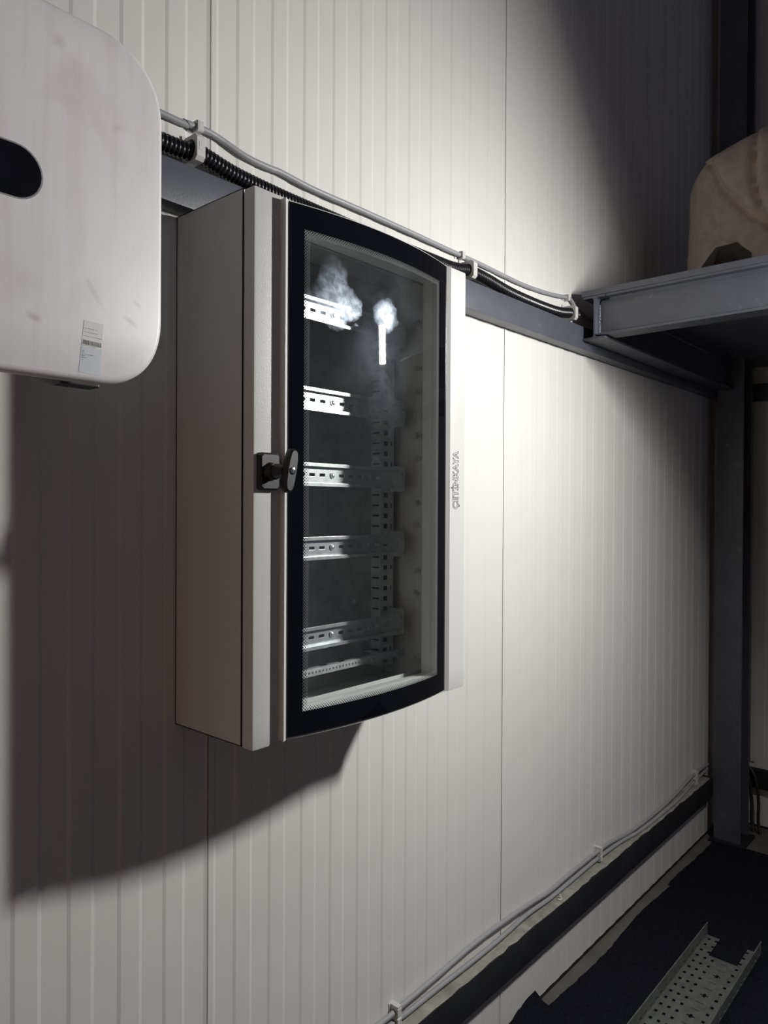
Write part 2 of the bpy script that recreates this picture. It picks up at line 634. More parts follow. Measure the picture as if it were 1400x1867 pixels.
# ------------------------------------------------------------------ platform
plat = thing('steel_platform', (2.9, -0.8, 2.1), 'grey painted steel platform frame reaching out from the wall at the upper right', 'platform')


def isec(a0, a1, z0, z1, tf, tw):
    am = (a0 + a1) / 2
    return [(a0, z0), (a1, z0), (a1, z0 + tf), (am + tw / 2 + .004, z0 + tf), (am + tw / 2, z0 + tf + .004), (am + tw / 2, z1 - tf - .004), (am + tw / 2 + .004, z1 - tf), (a1, z1 - tf), (a1, z1), (a0, z1), (a0, z1 - tf), (am - tw / 2 - .004, z1 - tf), (am - tw / 2, z1 - tf - .004), (am - tw / 2, z0 + tf + .004), (am - tw / 2 - .004, z0 + tf), (a0, z0 + tf)]


mb = MB()
mb.prism(isec(-0.122, -0.0465, 2.094, 2.234, 0.0072, 0.0055), 'x', 2.24, 3.603)
mb.build('wall_beam', M['steel'], plat, bevel=0.001)
mb = MB()
# perpendicular beam: web runs into the wall beam, flanges coped back
mb.prism([(-2.4, 2.108), (-0.0885, 2.108), (-0.0885, 2.214), (-0.094, 2.222), (-0.122, 2.226), (-0.122, 2.2345), (-2.4, 2.2345)], 'x', 2.274, 2.280)
mb.box(2.241, 2.313, -2.4, -0.124, 2.2265, 2.2343)
mb.prism([(-2.4, 2.104), (-0.118, 2.104), (-0.094, 2.108), (-0.094, 2.1118), (-2.4, 2.1118)], 'x', 2.241, 2.313)
# root fillets
mb.prism([(2.274, 2.2265), (2.264, 2.2265), (2.274, 2.2165)], 'y', -2.4, -0.124)
mb.prism([(2.274, 2.1118), (2.264, 2.1118), (2.274, 2.1218)], 'y', -2.4, -0.094)
mb.build('cross_beam', M['steel'], plat, bevel=0.0008)
mb = MB()
mb.box(2.239, 3.895, -2.4, -0.041, 2.2346, 2.2540)
mb.build('deck_plate', M['steel'], plat, bevel=0.001)
mb = MB()
pts = []
rnd = random.Random(5)
for i in range(40):
    z = 2.112 + i * 0.0025
    pts.append((2.2725 + rnd.uniform(-.0008, .0008), -0.0885 + rnd.uniform(-.0008, .0008), z))
mb.tube(pts, 0.003, 8, radf=lambda i: 0.0030 + 0.0011 * math.sin(i * 1.9) + 0.0004 * math.sin(i * 5.1))
mb.build('weld_bead', M['weld'], plat, smooth=60)

# ------------------------------------------------------------------ work lamp (its light comes only from the LED face)
lamp = thing('work_lamp', tuple(LAMP_POS), 'bright LED work lamp clamped to the platform beam, mirrored in the cabinet glass', 'lamp')
zax = -LAMP_DIR
yax = (Vector((0, 0, 1)) - zax * zax.z).normalized()
xax = yax.cross(zax)
LM = Matrix((xax, yax, zax)).transposed().to_4x4()
LM.translation = LAMP_POS


def lamp_part(mb, name, m, **kw):
    mb.v = [tuple(LM @ Vector(p)) for p in mb.v]
    return mb.build(name, m, lamp, **kw)


mb = MB()
mb.box(-0.050, 0.050, -0.090, 0.090, 0.0012, 0.040)
for k in range(6):
    mb.box(-0.040 + k * 0.0155, -0.037 + k * 0.0155, -0.08, 0.08, 0.040, 0.055)
lamp_part(mb, 'housing', M['blackplastic'], bevel=0.003)
mb = MB()
mb.box(-0.036, 0.036, -0.076, 0.076, -0.0005, 0.0010)
lamp_part(mb, 'led_panel', emission_mat())
mb = MB()
hp = LAMP_POS - LAMP_DIR * 0.045
mb.tube([hp, hp + Vector((0.04, 0, 0.02)), (2.215, LAMP_POS.y - 0.02, 2.195), (2.215, LAMP_POS.y - 0.02, 2.222)], 0.006, 8)
mb.box(2.200, 2.262, LAMP_POS.y - 0.035, LAMP_POS.y - 0.005, 2.2195, 2.2262)
mb.box(2.200, 2.238, LAMP_POS.y - 0.035, LAMP_POS.y - 0.005, 2.2262, 2.2345)
mb.build('clamp', M['blackplastic'], lamp)

# ------------------------------------------------------------------ inverter
inv = thing('solar_inverter', (0.29, -0.05, 1.70), 'large white rounded inverter box with a black display, beside the cabinet', 'inverter')
IX0, IX1, IZ0, IZ1 = 0.028, 0.5535, 1.703, 2.149


def squircle(o, y, r=0.098, e=2.35, n=22):
    x0, x1, z0, z1 = IX0 + o, IX1 - o, IZ0 + o, IZ1 - o
    r = r - o * 0.6
    out = []
    for (cx, cz, q) in ((x1 - r, z1 - r, 0), (x0 + r, z1 - r, 1), (x0 + r, z0 + r, 2), (x1 - r, z0 + r, 3)):
        for k in range(n + 1):
            t = (q + k / n) * PI / 2
            c, s_ = math.cos(t), math.sin(t)
            out.append((cx + r * math.copysign(abs(c) ** (2 / e), c), y, cz + r * math.copysign(abs(s_) ** (2 / e), s_)))
    return out


mb = MB()
mb.rings([squircle(0.012, -0.236), squircle(0.004, -0.240), squircle(0.0006, -0.250), squircle(0.0, -0.256), squircle(0.0008, -0.2635), squircle(0.0026, -0.2674), squircle(0.0050, -0.2692), squircle(0.0080, -0.2700)])
mb.build('front_cover', M['inverter'], inv, smooth=50)
mb = MB()
mb.box(0.075, 0.505, -0.235, -0.062, 1.790, 2.110)
mb.build('rear_housing', M['invside'], inv, bevel=0.01)
for k in range(18):
    mb = MB()
    mb.box(0.10 + k * 0.0225, 0.104 + k * 0.0225, -0.20, -0.07, 2.108, 2.126)
    mb.build('cooling_fin', M['invside'], inv)
mb = MB()
mb.box(0.13, 0.45, -0.064, -0.0452, 2.074, 2.104)
mb.build('mounting_bracket', M['galv'], inv)
# black connector block under the cover
mb = MB()
mb.prism([(-0.200, 1.792), (-0.120, 1.792), (-0.120, 1.722), (-0.175, 1.7085), (-0.200, 1.7085)], 'x', 0.446, 0.500)
mb.build('connector_block', M['blackplastic'], inv, bevel=0.002)
# display
mb = MB()


def stadium(x0, x1, zc, h, y, n=16):
    r = h / 2
    out = []
    for k in range(n + 1):
        t = -PI / 2 + PI * k / n
        out.append((x1 - r + r * math.cos(t), y, zc + r * math.sin(t)))
    for k in range(n + 1):
        t = PI / 2 + PI * k / n
        out.append((x0 + r + r * math.cos(t), y, zc + r * math.sin(t)))
    return out


mb.rings([stadium(0.190, 0.3905, 1.934, 0.061, -0.2699), stadium(0.191, 0.3895, 1.934, 0.059, -0.2712)])
disp = mb.build('display_window', M['blackgloss'], inv, smooth=40)
disp['label'] = 'glossy black pill shaped display window'
mb = MB()
mb.rings([stadium(0.1885, 0.392, 1.934, 0.064, -0.2699), stadium(0.1885, 0.392, 1.934, 0.064, -0.2703), stadium(0.1903, 0.3902, 1.934, 0.0605, -0.2703), stadium(0.1903, 0.3902, 1.934, 0.0605, -0.2699)], cap0=False, cap1=False)
mb.build('display_bezel', M['invside'], disp)
# label sticker
SP = [(0.4425, 1.7785), (0.4675, 1.7775), (0.4635, 1.7120), (0.4355, 1.7135)]


def sq(u, v):
    """u: left-right, v: top-bottom on the sticker"""
    a = Vector(SP[0]).lerp(Vector(SP[1]), u)
    b = Vector(SP[3]).lerp(Vector(SP[2]), u)
    return a.lerp(b, v)


def squad(mb, u0, u1, v0, v1, y0, y1, mi=0):
    P = [sq(u0, v0), sq(u1, v0), sq(u1, v1), sq(u0, v1)]
    mb.prism([(p.x, p.y) for p in P], 'y', y0, y1, mi)


mb = MB()
squad(mb, 0, 1, 0, 0.50, -0.2703, -0.2699, 0)
squad(mb, 0, 1, 0.50, 1, -0.27025, -0.2699, 1)
stk = mb.build('rating_sticker', [M['sticker'], M['silver']], inv)
stk['label'] = 'white and silver paper sticker with a barcode'
mb = MB()
rnd = random.Random(11)
u = 0.04
while u < 0.94:
    wd = rnd.choice((0.010, 0.014, 0.022, 0.030))
    squad(mb, u, u + wd, 0.375, 0.462, -0.27035, -0.27025)
    u += wd + rnd.choice((0.008, 0.012, 0.018))
mb.build('barcode', M['ink'], stk)
mb = MB()
for (v, u0, u1) in ((0.145, 0.05, 0.72), (0.215, 0.05, 0.76), (0.29, 0.05, 0.95), (0.475, 0.03, 0.70), (0.575, 0.06, 0.16), (0.605, 0.06, 0.17), (0.640, 0.06, 0.66), (0.670, 0.06, 0.18), (0.705, 0.06, 0.32)):
    u = u0
    while u < u1:
        wd = rnd.uniform(0.015, 0.03)
        squad(mb, u, u + wd, v, v + 0.011, -0.27035, -0.2702)
        u += wd + rnd.choice((0.008, 0.008, 0.03))
mb.build('printed_lines', M['inkgrey'], stk)

# ------------------------------------------------------------------ distribution cabinet
cab = thing('distribution_cabinet', (1.034, 0, 1.16), 'light grey wall cabinet with a bowed glass door and empty mounting rails', 'cabinet')
BX0, BX1, BZ0, BZ1, BY = 0.748, 1.320, 1.160, 2.063, -0.190
T = 0.0016
YB = -0.0016
mb = MB()
mb.box(BX0, BX1, -0.004, YB, BZ0, BZ1)
mb.build('back_panel', M['cabinet'], cab)
for x0, x1 in ((BX0, BX0 + T), (BX1 - T, BX1)):
    mb = MB()
    mb.box(x0, x1, BY, YB, BZ0, BZ1)
    mb.build('side_panel', M['cabinet'], cab)
for z0, z1, nm in ((BZ0, BZ0 + T, 'bottom_panel'), (BZ1 - T, BZ1, 'top_panel')):
    mb = MB()
    mb.box(BX0, BX1, BY, YB, z0, z1)
    mb.build(nm, M['cabinet'], cab)
# front flange of the body, turned in on all four sides
mb = MB()
us = [BX0, BX0 + 0.045, BX1 - 0.045, BX1]
zs = [BZ0, BZ0 + 0.050, BZ1 - 0.050, BZ1]
mb.perf(us, zs, {(1, 1)}, BY, BY + T, lambda u, v, t: (u, t, v))
mb.build('front_flange', M['cabinet'], cab)
mb = MB()
mb.perf([BX0 + 0.008, BX0 + 0.022, BX1 - 0.022, BX1 - 0.008], [BZ0 + 0.008, BZ0 + 0.022, BZ1 - 0.022, BZ1 - 0.008], {(1, 1)}, BY - 0.0068, BY - 0.0002, lambda u, v, t: (u, t, v))
mb.build('door_gasket', M['gasket'], cab)

# inner mounting plate
mb = MB()
mb.box(BX0 + 0.03, BX1 - 0.03, -0.018, -0.016, BZ0 + 0.03, BZ1 - 0.03)
mp = mb.build('mounting_plate', M['plate'], cab)
for (x, z) in ((1.09, 1.66), (1.10, 1.445), (1.19, 1.34), (1.235, 1.27), (0.9, 1.66), (0.9, 1.34)):
    mb = MB()
    mb.cyl((x, z), 'y', 0.0055, -0.0182, -0.022, 12)
    mb.build('plate_screw', M['galv'], mp, smooth=40)
# perforated uprights
for sx in (1, -1):
    cx = 1.034 + sx * 0.236
    mb = MB()
    n = 36
    z0, z1 = BZ0 + 0.03, BZ1 - 0.03
    step = (z1 - z0) / n
    zs = []
    for k in range(n):
        zs += [z0 + k * step, z0 + k * step + step * 0.28, z0 + k * step + step * 0.72]
    zs.append(z1)
    hole_rows = {3 * k + 1 for k in range(n)}
    # front face with square holes and a line of small holes
    xs_ = [cx - 0.022, cx - 0.012, cx + 0.001, cx + 0.012, cx + 0.016, cx + 0.022]
    holes = {(1, j) for j in hole_rows} | {(3, j) for j in hole_rows if (j // 3) % 2}
    mb.perf(xs_, zs, holes, -0.048, -0.0465, lambda u, v, t: (u, t, v))
    # left cheek with slots
    ys = [-0.0465, -0.0435, -0.022, -0.0185]
    zc = []
    for k in range(n):
        zc += [z0 + k * step, z0 + k * step + step * 0.44, z0 + k * step + step * 0.58]
    zc.append(z1)
    mb.perf(ys, zc, {(1, j) for j in hole_rows}, cx - 0.022, cx - 0.0205, lambda u, v, t: (t, u, v))
    mb.box(cx + 0.0205, cx + 0.022, -0.0465, -0.0185, z0, z1)
    mb.build('perforated_upright', M['galv'], cab)
# side frame profiles with hook clips
for sx in (1, -1):
    xw = 1.034 + sx * (0.286 - 0.0016)
    xi = xw - sx * 0.010
    mb = MB()
    mb.box(min(xw, xi) + 0.0001, max(xw, xi) - 0.0001, -0.125, -0.100, BZ0 + 0.012, BZ1 - 0.012)
    fp = mb.build('side_profile', M['cabinet'], cab, bevel=0.001)
    for z in (1.206, 1.357, 1.406, 1.509, 1.560, 1.661, 1.712, 1.812, 1.863, 1.965):
        mb = MB()
        mb.box(xi - 0.004, xi + 0.004, -0.109, -0.0985, z - 0.006, z + 0.006)
        mb.box(xi - 0.004, xi - 0.0015, -0.116, -0.109, z - 0.006, z + 0.002)
        mb.build('hook_clip', M['galv'], fp, bevel=0.0008)
# DIN rails
RZ = (1.933, 1.758, 1.612, 1.468, 1.293)
RX0, RX1 = 0.806, 1.262


def din_rail(z):
    th = 0.0012
    yb, yf = -0.0925, -0.1015
    # web with slots
    us = [RX0]
    pitch = 0.0275
    ns = int((RX1 - RX0 - 0.02) / pitch)
    holes = set()
    for k in range(ns):
        a = RX0 + 0.016 + k * pitch
        if a + 0.014 > RX1 - 0.005:
            break
        us += [a, a + 0.0150]
        holes.add((1 + 2 * k, 1))
    us.append(RX1)
    mb = MB()
    mb.perf(us, [z - 0.0158, z - 0.0031, z + 0.0031, z + 0.0158], holes, yb, yb + th, lambda u, v, t: (u, t, v))
    for s in (1, -1):
        # stepped brims
        mb.prism([(yb + th, z + s * 0.0158), (yf - th, z + s * 0.0158), (yf - th, z + s * 0.0226), (yf, z + s * 0.0226), (yf, z + s * 0.0170), (yb + th, z + s * 0.0170)], 'x', RX0, RX1)
    r = mb.build('mounting_rail', M['galv'], cab, bevel=0.0003)
    for k in (3, 8, 12):
        x = RX0 + 0.016 + k * pitch + 0.0075
        m2 = MB()
        m2.cyl((x, z), 'y', 0.0060, yb - 0.0001, yb - 0.0022, 16)
        m2.cyl((x, z), 'y', 0.0052, yb - 0.0022, yb - 0.0042, 16, r2=0.0026)
        m2.build('rail_screw', M['galv'], r, smooth=40)
    for xs_, sg in ((RX1, 1), (RX0, -1)):
        m2 = MB()
        # angle bracket: plate under the rail end, cheek back to the upright
        x0, x1 = (xs_ - 0.022, xs_ + 0.018) if sg > 0 else (xs_ - 0.018, xs_ + 0.022)
        m2.box(x0, x1, yb + th, yb + th + 0.0018, z - 0.0275, z + 0.0275)
        xe = x1 if sg > 0 else x0
        m2.box(xe - 0.0009, xe + 0.0009, yb + th, -0.0485, z - 0.0275, z + 0.0275)
        xm = xs_ + sg * 0.010
        m2.cyl((xm, z + 0.010), 'y', 0.0035, yb + th, yb - 0.003, 10)
        m2.build('rail_bracket', M['galv'], r)
    return r


for z in RZ:
    din_rail(z)
# earth bar near the bottom
mb = MB()
us = [0.800]
x = 0.812
holes = set()
i = 1
while x < 1.235:
    us += [x, x + 0.0042]
    holes.add((i, 1))
    i += 2
    x += 0.0092
us.append(1.245)
mb.perf(us, [1.226, 1.2309, 1.2351, 1.240], holes, -0.122, -0.1195, lambda u, v, t: (u, t, v))
for k in range(9):
    xx = 0.82 + k * 0.05
    mb.box(xx, xx + 0.030, -0.1195, -0.108, 1.2385, 1.240)
mb.box(0.800, 1.245, -0.1195, -0.116, 1.2385, 1.2401)
mb.build('earth_bar', M['galv'], cab)
for xx in (0.815, 1.228):
    mb = MB()
    mb.box(xx, xx + 0.010, -0.1194, -0.0181, 1.222, 1.2255)
    mb.box(xx, xx + 0.010, -0.1194, -0.1165, 1.2255, 1.2384)
    mb.build('bar_support', M['galv'], cab)

# door
DX0, DX1, DZ0, DZ1, DYB, DYF = 0.744, 1.324, 1.160, 2.0575, -0.197, -0.224
door = MB()
AX0, AX1, AZ0, AZ1 = 0.797, 1.250, 1.1665, 2.0505
AM, AH = (AX0 + AX1) / 2, (AX1 - AX0) / 2
OX0, OX1, OZ0, OZ1 = 0.833, 1.207, 1.206, 2.0115
door.perf([DX0, OX0, OX1, DX1], [DZ0, OZ0, OZ1, DZ1], {(1, 1)}, DYF, DYB, lambda u, v, t: (u, t, v))
dr = door.build('door', M['cabinet'], cab, smooth=35, bevel=0.004)


def arc(x):
    u = (x - AM) / (AH - 0.010)
    u = max(-1, min(1, u))
    return -0.2335 - 0.0255 * (1 - u * u)


# raised bowed frame that carries the pane
xsl = [AX0, AX0 + 0.010] + [AX0 + 0.010 + (AX1 - AX0 - 0.020) * k / 28 for k in range(1, 28)] + [AX1 - 0.010, AX1]
allx = sorted(set(xsl + [OX0, OX1]))
fr_y = lambda x: -0.238 if (x < AX0 + 0.0099 or x > AX1 - 0.0099) else arc(x) + 0.0012
mb = MB()
V = []
zz = [AZ0, OZ0, OZ1, AZ1]
i0, i1 = allx.index(OX0), allx.index(OX1)
nx = len(allx)


def vv(i, j, k):
    x = allx[i]
    return (x, fr_y(x) if k else DYF - 0.0001, zz[j])


def quad(mb, *ps):
    mb.add(list(ps), [(0, 1, 2, 3)])


for i in range(nx - 1):
    for j in range(3):
        if j == 1 and i0 <= i < i1:
            continue
        quad(mb, vv(i, j, 1), vv(i + 1, j, 1), vv(i + 1, j + 1, 1), vv(i, j + 1, 1))
        quad(mb, vv(i, j, 0), vv(i + 1, j, 0), vv(i + 1, j + 1, 0), vv(i, j + 1, 0))
    for j, inner in ((0, False), (3, False), (1, True), (2, True)):
        if inner and not (i0 <= i < i1):
            continue
        quad(mb, vv(i, j, 0), vv(i + 1, j, 0), vv(i + 1, j, 1), vv(i, j, 1))
for j in range(3):
    for i in (0, nx - 1):
        quad(mb, vv(i, j, 0), vv(i, j + 1, 0), vv(i, j + 1, 1), vv(i, j, 1))
for i in (i0, i1):
    quad(mb, vv(i, 1, 0), vv(i, 2, 0), vv(i, 2, 1), vv(i, 1, 1))
pf = mb.build('pane_frame', M['cabinet'], dr, smooth=30)
# the pane itself
mb = MB()
PX0, PX1, PZ0, PZ1 = AX0 + 0.0102, AX1 - 0.0102, AZ0 + 0.0040, AZ1 - 0.0030
gx = [PX0 + (PX1 - PX0) * k / 48 for k in range(49)]
front = [[(x, arc(x) - 0.0008, z) for x in gx] for z in (PZ0, PZ1)]
mb.add(front[0] + front[1], [(i, i + 1, 49 + i + 1, 49 + i) for i in range(48)])
pane = mb.build('glass_pane', glass_mat(), dr, smooth=60)
pane['label'] = 'bowed glass pane with a printed black border'
# thin rim around the pane edge
for z0, z1 in ((PZ0 - 0.0008, PZ0 - 0.0002), (PZ1 + 0.0002, PZ1 + 0.0008)):
    mb = MB()
    ring = []
    for x in gx:
        y = arc(x)
        ring.append([(x, y - 0.0010, z0), (x, y + 0.0005, z0), (x, y + 0.0005, z1), (x, y - 0.0010, z1)])
    mb.rings(ring)
    mb.build('pane_seal', M['gasket'], dr)

# lettering on the right stile
tcu = bpy.data.curves.new('lettering', 'FONT')
tcu.body = '\u00c7ET\u0130NKAYA'
tcu.size = 0.0262
tcu.offset = 0.0006
tcu.resolution_u = 3
tcu.space_character = 1.04
tcu.fill_mode = 'NONE'
tcu.bevel_depth = 0.00055
tcu.bevel_resolution = 0
tob = bpy.data.objects.new('lettering_tmp', tcu)
COL.objects.link(tob)
dg = bpy.context.evaluated_depsgraph_get()
tme = bpy.data.meshes.new_from_object(tob.evaluated_get(dg))
bpy.data.objects.remove(tob)
xs_ = [v.co.x for v in tme.vertices]
sc = 0.1245 / (max(xs_) - min(xs_))
mnx = min(xs_)
for v in tme.vertices:
    a, b, c = v.co
    v.co = (1.2985 - b * 1.03, -0.2243 - c * 0.5, 1.546 + (a - mnx) * sc)
tme.name = 'maker_lettering'
tme.materials.clear()
tme.materials.append(M['ink'])
let = bpy.data.objects.new('maker_lettering', tme)
COL.objects.link(let)
adopt(let, dr)
let['label'] = 'outlined letters running up the right door stile'

# handle
HC = (0.7705, 1.6055)
mb = MB()
x0, x1, z0, z1 = HC[0] - 0.0205, HC[0] + 0.0205, HC[1] - 0.030, HC[1] + 0.030
c = 0.004
poly = lambda o: [(x0 + c + o, z0 + o), (x1 - c - o, z0 + o), (x1 - o, z0 + c + o), (x1 - o, z1 - c - o), (x1 - c - o, z1 - o), (x0 + c + o, z1 - o), (x0 + o, z1 - c - o), (x0 + o, z0 + c + o)]
mb.rings([[(p[0], -0.2240, p[1]) for p in poly(0)], [(p[0], -0.2320, p[1]) for p in poly(0)], [(p[0], -0.2345, p[1]) for p in poly(0.003)]])
hb = mb.build('handle_base', M['blackplastic'], dr)
mb = MB()
mb.cyl(HC, 'y', 0.0150, -0.2340, -0.2420, 24, r2=0.0130)
mb.cyl(HC, 'y', 0.0128, -0.2420, -0.2720, 24, r2=0.0100)
mb.cyl(HC, 'y', 0.0136, -0.2455, -0.2490, 24)
mb.build('handle_stem', M['blackplastic'], dr, smooth=35)
mb = MB()
tilt = math.radians(11)


def grip_ring(y, sw, sl):
    out = []
    n = 28
    for k in range(n):
        t = 2 * PI * k / n
        c_, s_ = math.cos(t), math.sin(t)
        a = sw * math.copysign(abs(c_) ** 0.62, c_)
        b = sl * math.copysign(abs(s_) ** 0.80, s_)
        out.append((HC[0] + a * math.cos(tilt) + b * math.sin(tilt), y, HC[1] - a * math.sin(tilt) + b * math.cos(tilt)))
    return out


mb.rings([grip_ring(-0.2705, 0.0075, 0.033), grip_ring(-0.2725, 0.0092, 0.0345), grip_ring(-0.2790, 0.0100, 0.0352), grip_ring(-0.2845, 0.0097, 0.0340), grip_ring(-0.2868, 0.0080, 0.0315)])
mb.build('handle_grip', M['blackplastic'], dr, smooth=35)
mb = MB()
mb.cyl(HC, 'y', 0.0058, -0.2866, -0.2880, 20)
mb.cyl(HC, 'y', 0.0058, -0.2880, -0.2885, 20, r2=0.0050)
lk = mb.build('lock_cylinder', M['chrome'], dr, smooth=35)
mb = MB()
mb.box(HC[0] - 0.0006, HC[0] + 0.0006, -0.28862, -0.2884, HC[1] - 0.003, HC[1] + 0.003)
mb.build('keyhole', M['ink'], dr)

# ------------------------------------------------------------------ conduit and upper cable
cp = smooth_path([(-1.1, -0.026, 2.176), (0.20, -0.026, 2.176), (0.70, -0.026, 2.172), (0.765, -0.028, 2.179), (0.85, -0.027, 2.167), (0.95, -0.026, 2.1625), (1.05, -0.026, 2.161), (1.25, -0.026, 2.160), (1.46, -0.026, 2.162), (1.55, -0.027, 2.164), (1.613, -0.029, 2.173), (1.70, -0.028, 2.171), (1.82, -0.026, 2.162), (1.97, -0.026, 2.160), (2.10, -0.027, 2.164), (2.18, -0.029, 2.175), (2.23, -0.029, 2.178)], 10)


def resample(pts, step):
    out = [pts[0].copy()]
    acc = 0.0
    for a, b in zip(pts, pts[1:]):
        Ls = (b - a).length
        t = step - acc
        while t <= Ls:
            out.append(a.lerp(b, t / Ls))
            t += step
        acc = (acc + Ls) % step
    return out


pitch = 0.0085
cpts = resample([Vector(p) for p in cp], pitch / 4)
mb = MB()
mb.tube(cpts, 0.016, 14, radf=lambda i: (0.0162, 0.0162, 0.0132, 0.0132)[i % 4])
cd = mb.build('corrugated_conduit', M['conduit'], None, smooth=75)
tag(cd, 'black corrugated conduit lying along the top of the upper wall rail', 'conduit')
yc = -0.0090
cb = smooth_path([(-1.1, yc, 2.243), (0.3, yc, 2.2385), (0.716, yc, 2.2305), (0.766, yc - .002, 2.2325), (0.805, yc - .002, 2.2345), (0.84, yc, 2.2315), (0.895, yc - .002, 2.220), (0.949, yc - .003, 2.218), (0.98, yc - .003, 2.2195), (1.05, yc - .004, 2.2145), (1.12, yc - .005, 2.2135), (1.20, yc - .005, 2.2145), (1.29, yc - .005, 2.2145), (1.375, yc - .005, 2.2145), (1.506, yc - .003, 2.2145), (1.60, yc - .002, 2.2145), (1.706, yc, 2.2155), (1.818, yc, 2.2125), (1.94, yc, 2.2115), (2.073, yc, 2.2185), (2.19, yc - .002, 2.2305), (2.225, yc, 2.2315), (2.30, yc, 2.2025), (2.5, yc, 2.1925), (3.4, yc, 2.1925)], 6)
mb = MB()
mb.tube(cb, 0.0059, 12)
tag(mb.build('grey_cable', M['cable'], None, smooth=70), 'single grey cable clipped to the wall above the corrugated conduit', 'cable')


def clip_ring(mb, x0, x1, yc_, zc_, r, w, y_wall, top_open=True):
    """square saddle with a round bore, extruded along X"""
    n = 20
    inner = [(yc_ + r * math.cos(2 * PI * k / n), zc_ + r * math.sin(2 * PI * k / n)) for k in range(n)]
    outer = []
    for k in range(n):
        c_, s_ = math.cos(2 * PI * k / n), math.sin(2 * PI * k / n)
        m_ = max(abs(c_), abs(s_))
        outer.append((yc_ + w * c_ / m_, zc_ + w * s_ / m_))
    V_ = [(x0, *p) for p in outer] + [(x0, *p) for p in inner] + [(x1, *p) for p in outer] + [(x1, *p) for p in inner]
    F_ = []
    for k in range(n):
        j = (k + 1) % n
        F_ += [(k, j, n + j, n + k), (2 * n + k, 3 * n + k, 3 * n + j, 2 * n + j), (k, 2 * n + k, 2 * n + j, j), (n + k, n + j, 3 * n + j, 3 * n + k)]
    mb.add(V_, F_)


def cable_clip(x, yc_, zc_, label, r=0.0064, w=0.0112, wd=0.012, tabs=True):
    t = thing('cable_clip', (x, 0, zc_), label, 'clip', 'cable clips on the wall')
    mb = MB()
    clip_ring(mb, x - wd / 2, x + wd / 2, yc_, zc_, r, w, 0)
    mb.build('saddle', M['clip'], t)
    mb = MB()
    mb.box(x - wd / 2 - 0.011, x + wd / 2, min(-0.0045, yc_ + w + 0.0001), -0.0012, zc_ - w, zc_ + w * 0.6)
    mb.build('base_foot', M['clip'], t)
    mb = MB()
    mb.box(x - 0.0035, x + 0.0035, yc_ - w - 0.0003, yc_ - w, zc_ - 0.004, zc_ + 0.005)
    mb.build('embossed_mark', M['clip'], t)
    return t


def conduit_clip(x, yc_, zc_, label):
    t = thing('conduit_clip', (x, 0, zc_), label, 'clip', 'conduit clips on the wall')
    mb = MB()
    clip_ring(mb, x - 0.0085, x + 0.0085, yc_, zc_, 0.0166, 0.0228, 0)
    mb.build('saddle', M['clip'], t)
    mb = MB()
    mb.box(x - 0.0085, x + 0.030, -0.0048, -0.0012, zc_ - 0.006, zc_ + 0.031)
    mb.build('base_foot', M['clip'], t)
    mb = MB()
    mb.box(x - 0.0045, x + 0.0045, yc_ - 0.0233, yc_ - 0.0230, zc_ - 0.006, zc_ + 0.009)
    mb.build('embossed_mark', M['clip'], t)
    return t


cable_clip(0.785, yc - .002, 2.2335, 'small grey clip holding the upper cable right of the inverter', w=0.0098)
cable_clip(1.605, yc - .002, 2.2145, 'small grey clip holding the upper cable right of the cabinet top', w=0.0098)
cable_clip(2.195, yc - .002, 2.2305, 'small grey clip holding the upper cable beside the platform beam', w=0.0098)
conduit_clip(0.765, -0.028, 2.179, 'square grey clip around the conduit right of the inverter')
conduit_clip(1.613, -0.029, 2.173, 'square grey clip around the conduit at the cabinet corner')
conduit_clip(2.185, -0.029, 2.175, 'square grey clip around the conduit end beside the platform beam')

# ------------------------------------------------------------------ lower cables
yl = -0.0145
c1 = [(0.2, yl, 0.352), (1.0, yl, 0.348), (1.29, yl, 0.341), (1.36, yl, 0.343), (1.50, yl, 0.348), (1.647, yl, 0.356), (1.726, yl, 0.357), (1.811, yl, 0.355), (1.964, yl, 0.348), (2.10, yl, 0.338), (2.247, yl, 0.342), (2.41, yl, 0.343), (2.54, yl, 0.341), (2.74, yl, 0.320), (3.01, yl, 0.316), (3.20, yl, 0.326), (3.40, yl, 0.347), (3.62, yl, 0.348)]
c2 = [(0.2, yl, 0.322), (1.0, yl, 0.318), (1.33, yl, 0.318), (1.39, yl, 0.316), (1.524, yl - .004, 0.320), (1.647, yl - .008, 0.322), (1.754, yl - .008, 0.322), (1.84, yl - .006, 0.322), (1.965, yl, 0.321), (2.10, yl, 0.314), (2.248, yl, 0.316), (2.454, yl, 0.319), (2.64, yl - .002, 0.314), (2.79, yl - .014, 0.309), (3.01, yl - .016, 0.309), (3.20, yl - .014, 0.309), (3.417, yl, 0.314), (3.61, yl, 0.327)]
mb = MB()
mb.tube(smooth_path(c1, 6), 0.0066, 12)
tag(mb.build('grey_cable', M['cable'], None, smooth=70), 'upper one of the two grey cables above the lower wall rail', 'cable')
mb = MB()
mb.tube(smooth_path(c2, 6), 0.0064, 12)
tag(mb.build('grey_cable', M['cable'], None, smooth=70), 'lower one of the two grey cables, resting on the lower wall rail', 'cable')


def double_clip(x, za, zb, label):
    t = thing('double_clip', (x, 0, zb), label, 'clip', 'double cable clips by the lower rail')
    for z in (za, zb):
        mb = MB()
        clip_ring(mb, x - 0.007, x + 0.007, yl, z, 0.0070, (za - zb) / 2 - 0.0001, 0)
        mb.build('saddle', M['clip'], t)
    mb = MB()
    mb.box(x - 0.012, x + 0.007, -0.0042, -0.0012, zb - 0.012, za + 0.0165)
    mb.build('base_foot', M['clip'], t)
    mb = MB()
    mb.box(x - 0.007, x + 0.007, yl - 0.012, -0.0042, za + (za - zb) / 2, za + (za - zb) / 2 + 0.003)
    mb.build('snap_lid', M['clip'], t)
    return t


